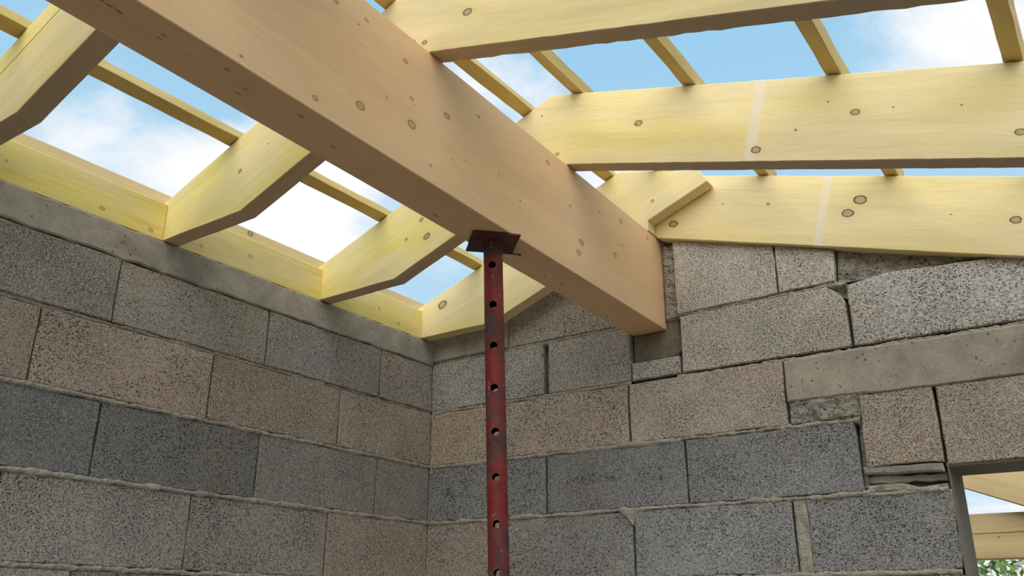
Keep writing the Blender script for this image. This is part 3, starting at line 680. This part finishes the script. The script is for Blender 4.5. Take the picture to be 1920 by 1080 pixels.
me = bpy.data.meshes.new('bent_nail'); bm.to_mesh(me); bm.free(); o = link('bent_nail', me, M_NAIL, pr); o['label'] = 'bent nail holding the head plate'
o = link('outer_tube', tube_mesh(.008, 1.22, .029, .0245), M_PROP, pr); [setattr(q, 'use_smooth', True) for q in o.data.polygons]; set_sharp(o)
o = link('adjusting_collar', tube_mesh(1.10, 1.17, .038, .0292), M_PROP, pr); [setattr(q, 'use_smooth', True) for q in o.data.polygons]; set_sharp(o)
prism('foot_plate', box_poly(-.06, .06, -.06, .06), 0.0, .008, (axis_bot, (1, 0, 0), (0, 1, 0), (0, 0, 1)), M_PROP, pr, step=.2)

# ---------------------------------------------------------------- beyond the window opening
YO = 1.5
def win(px_, pz): return (px_, pz)
FO = ((0, YO, 0), (1, 0, 0), (0, 0, 1), (0, 1, 0))
def otimber(name, poly, th, lab, cat, slope, d0=0.0, mat=None):
    o = prism(name, poly, th + d0, d0, FO, mat or M_OUT, None, bev=.002, step=.1, jit=.0006, grain=graing(math.atan(slope)), seed=int(th * 1000))
    return tag(o, lab, cat)
# values on the plane y = 1.5 (see window rays)
ub = lambda x: 1.992 - .413 * (x - 1.509)
otimber('porch_rafter', [(1.0, ub(1.0)), (2.6, ub(2.6)), (2.6, ub(2.6) + .24), (1.0, ub(1.0) + .24)], .055, 'sloping rafter outside, seen in the top of the window opening', 'rafter', -.413, -.06)
otimber('porch_beam', [(.7, 1.712), (3.2, 1.706), (3.2, 1.876), (.7, 1.884)], .10, 'level timber beam outside, crossing the window opening below the sky gap', 'beam', 0, mat=M_OUT2)
for i, xp in enumerate((.85, 3.05)):
    o = prism('porch_post', box_poly(xp - .05, xp + .05, -.125, 1.708), .10, 0.0, FO, M_OUT, None, step=.3, grain=lambda c: (c.z, c.x, c.y), seed=80 + i)
    tag(o, ('left', 'right')[i] + ' post carrying the timber beam outside', 'post')
# leafy shrub with white blossom, garden wall behind it
k = NT('leaf'); oi = k.pos(); M_LEAF = k.done(k.mix(k.noise(oi, 9.0, 2), (0.05, 0.12, 0.02), (0.22, 0.32, 0.07)), .6)
k = NT('blossom'); M_BLOS = k.done((0.80, 0.79, 0.74), .7)
k = NT('bark'); M_BARK = k.done((0.14, 0.10, 0.06), .9)
shr = empty('shrub', (1.1, 6.0, -.125)); tag(shr, 'leafy green shrub with white blossom outside below the timber beam', 'shrub')
def leafcloud(name, n, sz, mat, sd_):
    rnd = random.Random(sd_); V = []; F = []
    for i in range(n):
        while True:
            q = Vector((rnd.uniform(-1, 1), rnd.uniform(-1, 1), rnd.uniform(-1, 1)))
            if q.length < 1: break
        c = Vector((q.x * 1.1, q.y * .6, 1.15 + q.z * .95))
        a = Vector((rnd.gauss(0, 1), rnd.gauss(0, 1), rnd.gauss(0, 1))).normalized(); b = a.orthogonal().normalized(); s = sz * rnd.uniform(.6, 1.2)
        m = len(V); nn = a.cross(b)
        V += [c - a * s, c + b * s * .5 + nn * s * .12, c + a * s, c - b * s * .5 + nn * s * .12]; F += [(m, m + 1, m + 2), (m, m + 2, m + 3)]
    me = bpy.data.meshes.new(name); me.from_pydata([tuple(v) for v in V], [], F)
    o = link(name, me, mat, shr); o['kind'] = 'stuff'; return o
leafcloud('foliage', 5200, .055, M_LEAF, 1); leafcloud('blossom', 2600, .036, M_BLOS, 2)
bm = bmesh.new(); rnd = random.Random(5)
for i in range(7):
    a = Vector((rnd.uniform(-.1, .1), rnd.uniform(-.1, .1), 0)); b = Vector((rnd.uniform(-.8, .8), rnd.uniform(-.4, .4), rnd.uniform(1.2, 1.8)))
    bmesh.ops.create_cone(bm, cap_ends=True, segments=6, radius1=.025, radius2=.008, depth=(b - a).length, matrix=Matrix.Translation((a + b) / 2) @ (b - a).to_track_quat('Z', 'Y').to_matrix().to_4x4())
me = bpy.data.meshes.new('stem'); bm.to_mesh(me); bm.free(); link('stem', me, M_BARK, shr)
k = NT('pale_render'); p = k.pos(); M_REND = k.done(k.scale((0.74, 0.72, 0.66), k.rng(k.noise(p, 4.0, 4), .3, .7, .92, 1.06, False)), .9, k.noise(p, 90.0, 2), .002, .5)
o = empty('garden_wall', (0, 9, -.125)); tag(o, 'pale rendered garden wall behind the shrub outside', 'wall')
prism('wall_body', box_poly(-4, 6, -.125, 2.04), .2, 0.0, ((0, 9, 0), (1, 0, 0), (0, 0, 1), (0, 1, 0)), M_REND, o, step=20)
prism('coping', box_poly(-4.02, 6.02, 2.04, 2.09), .24, -.04, ((0, 9, 0), (1, 0, 0), (0, 0, 1), (0, 1, 0)), M_CAST, o, step=20)
for ob in o.children: ob.matrix_parent_inverse = o.matrix_basis.inverted()
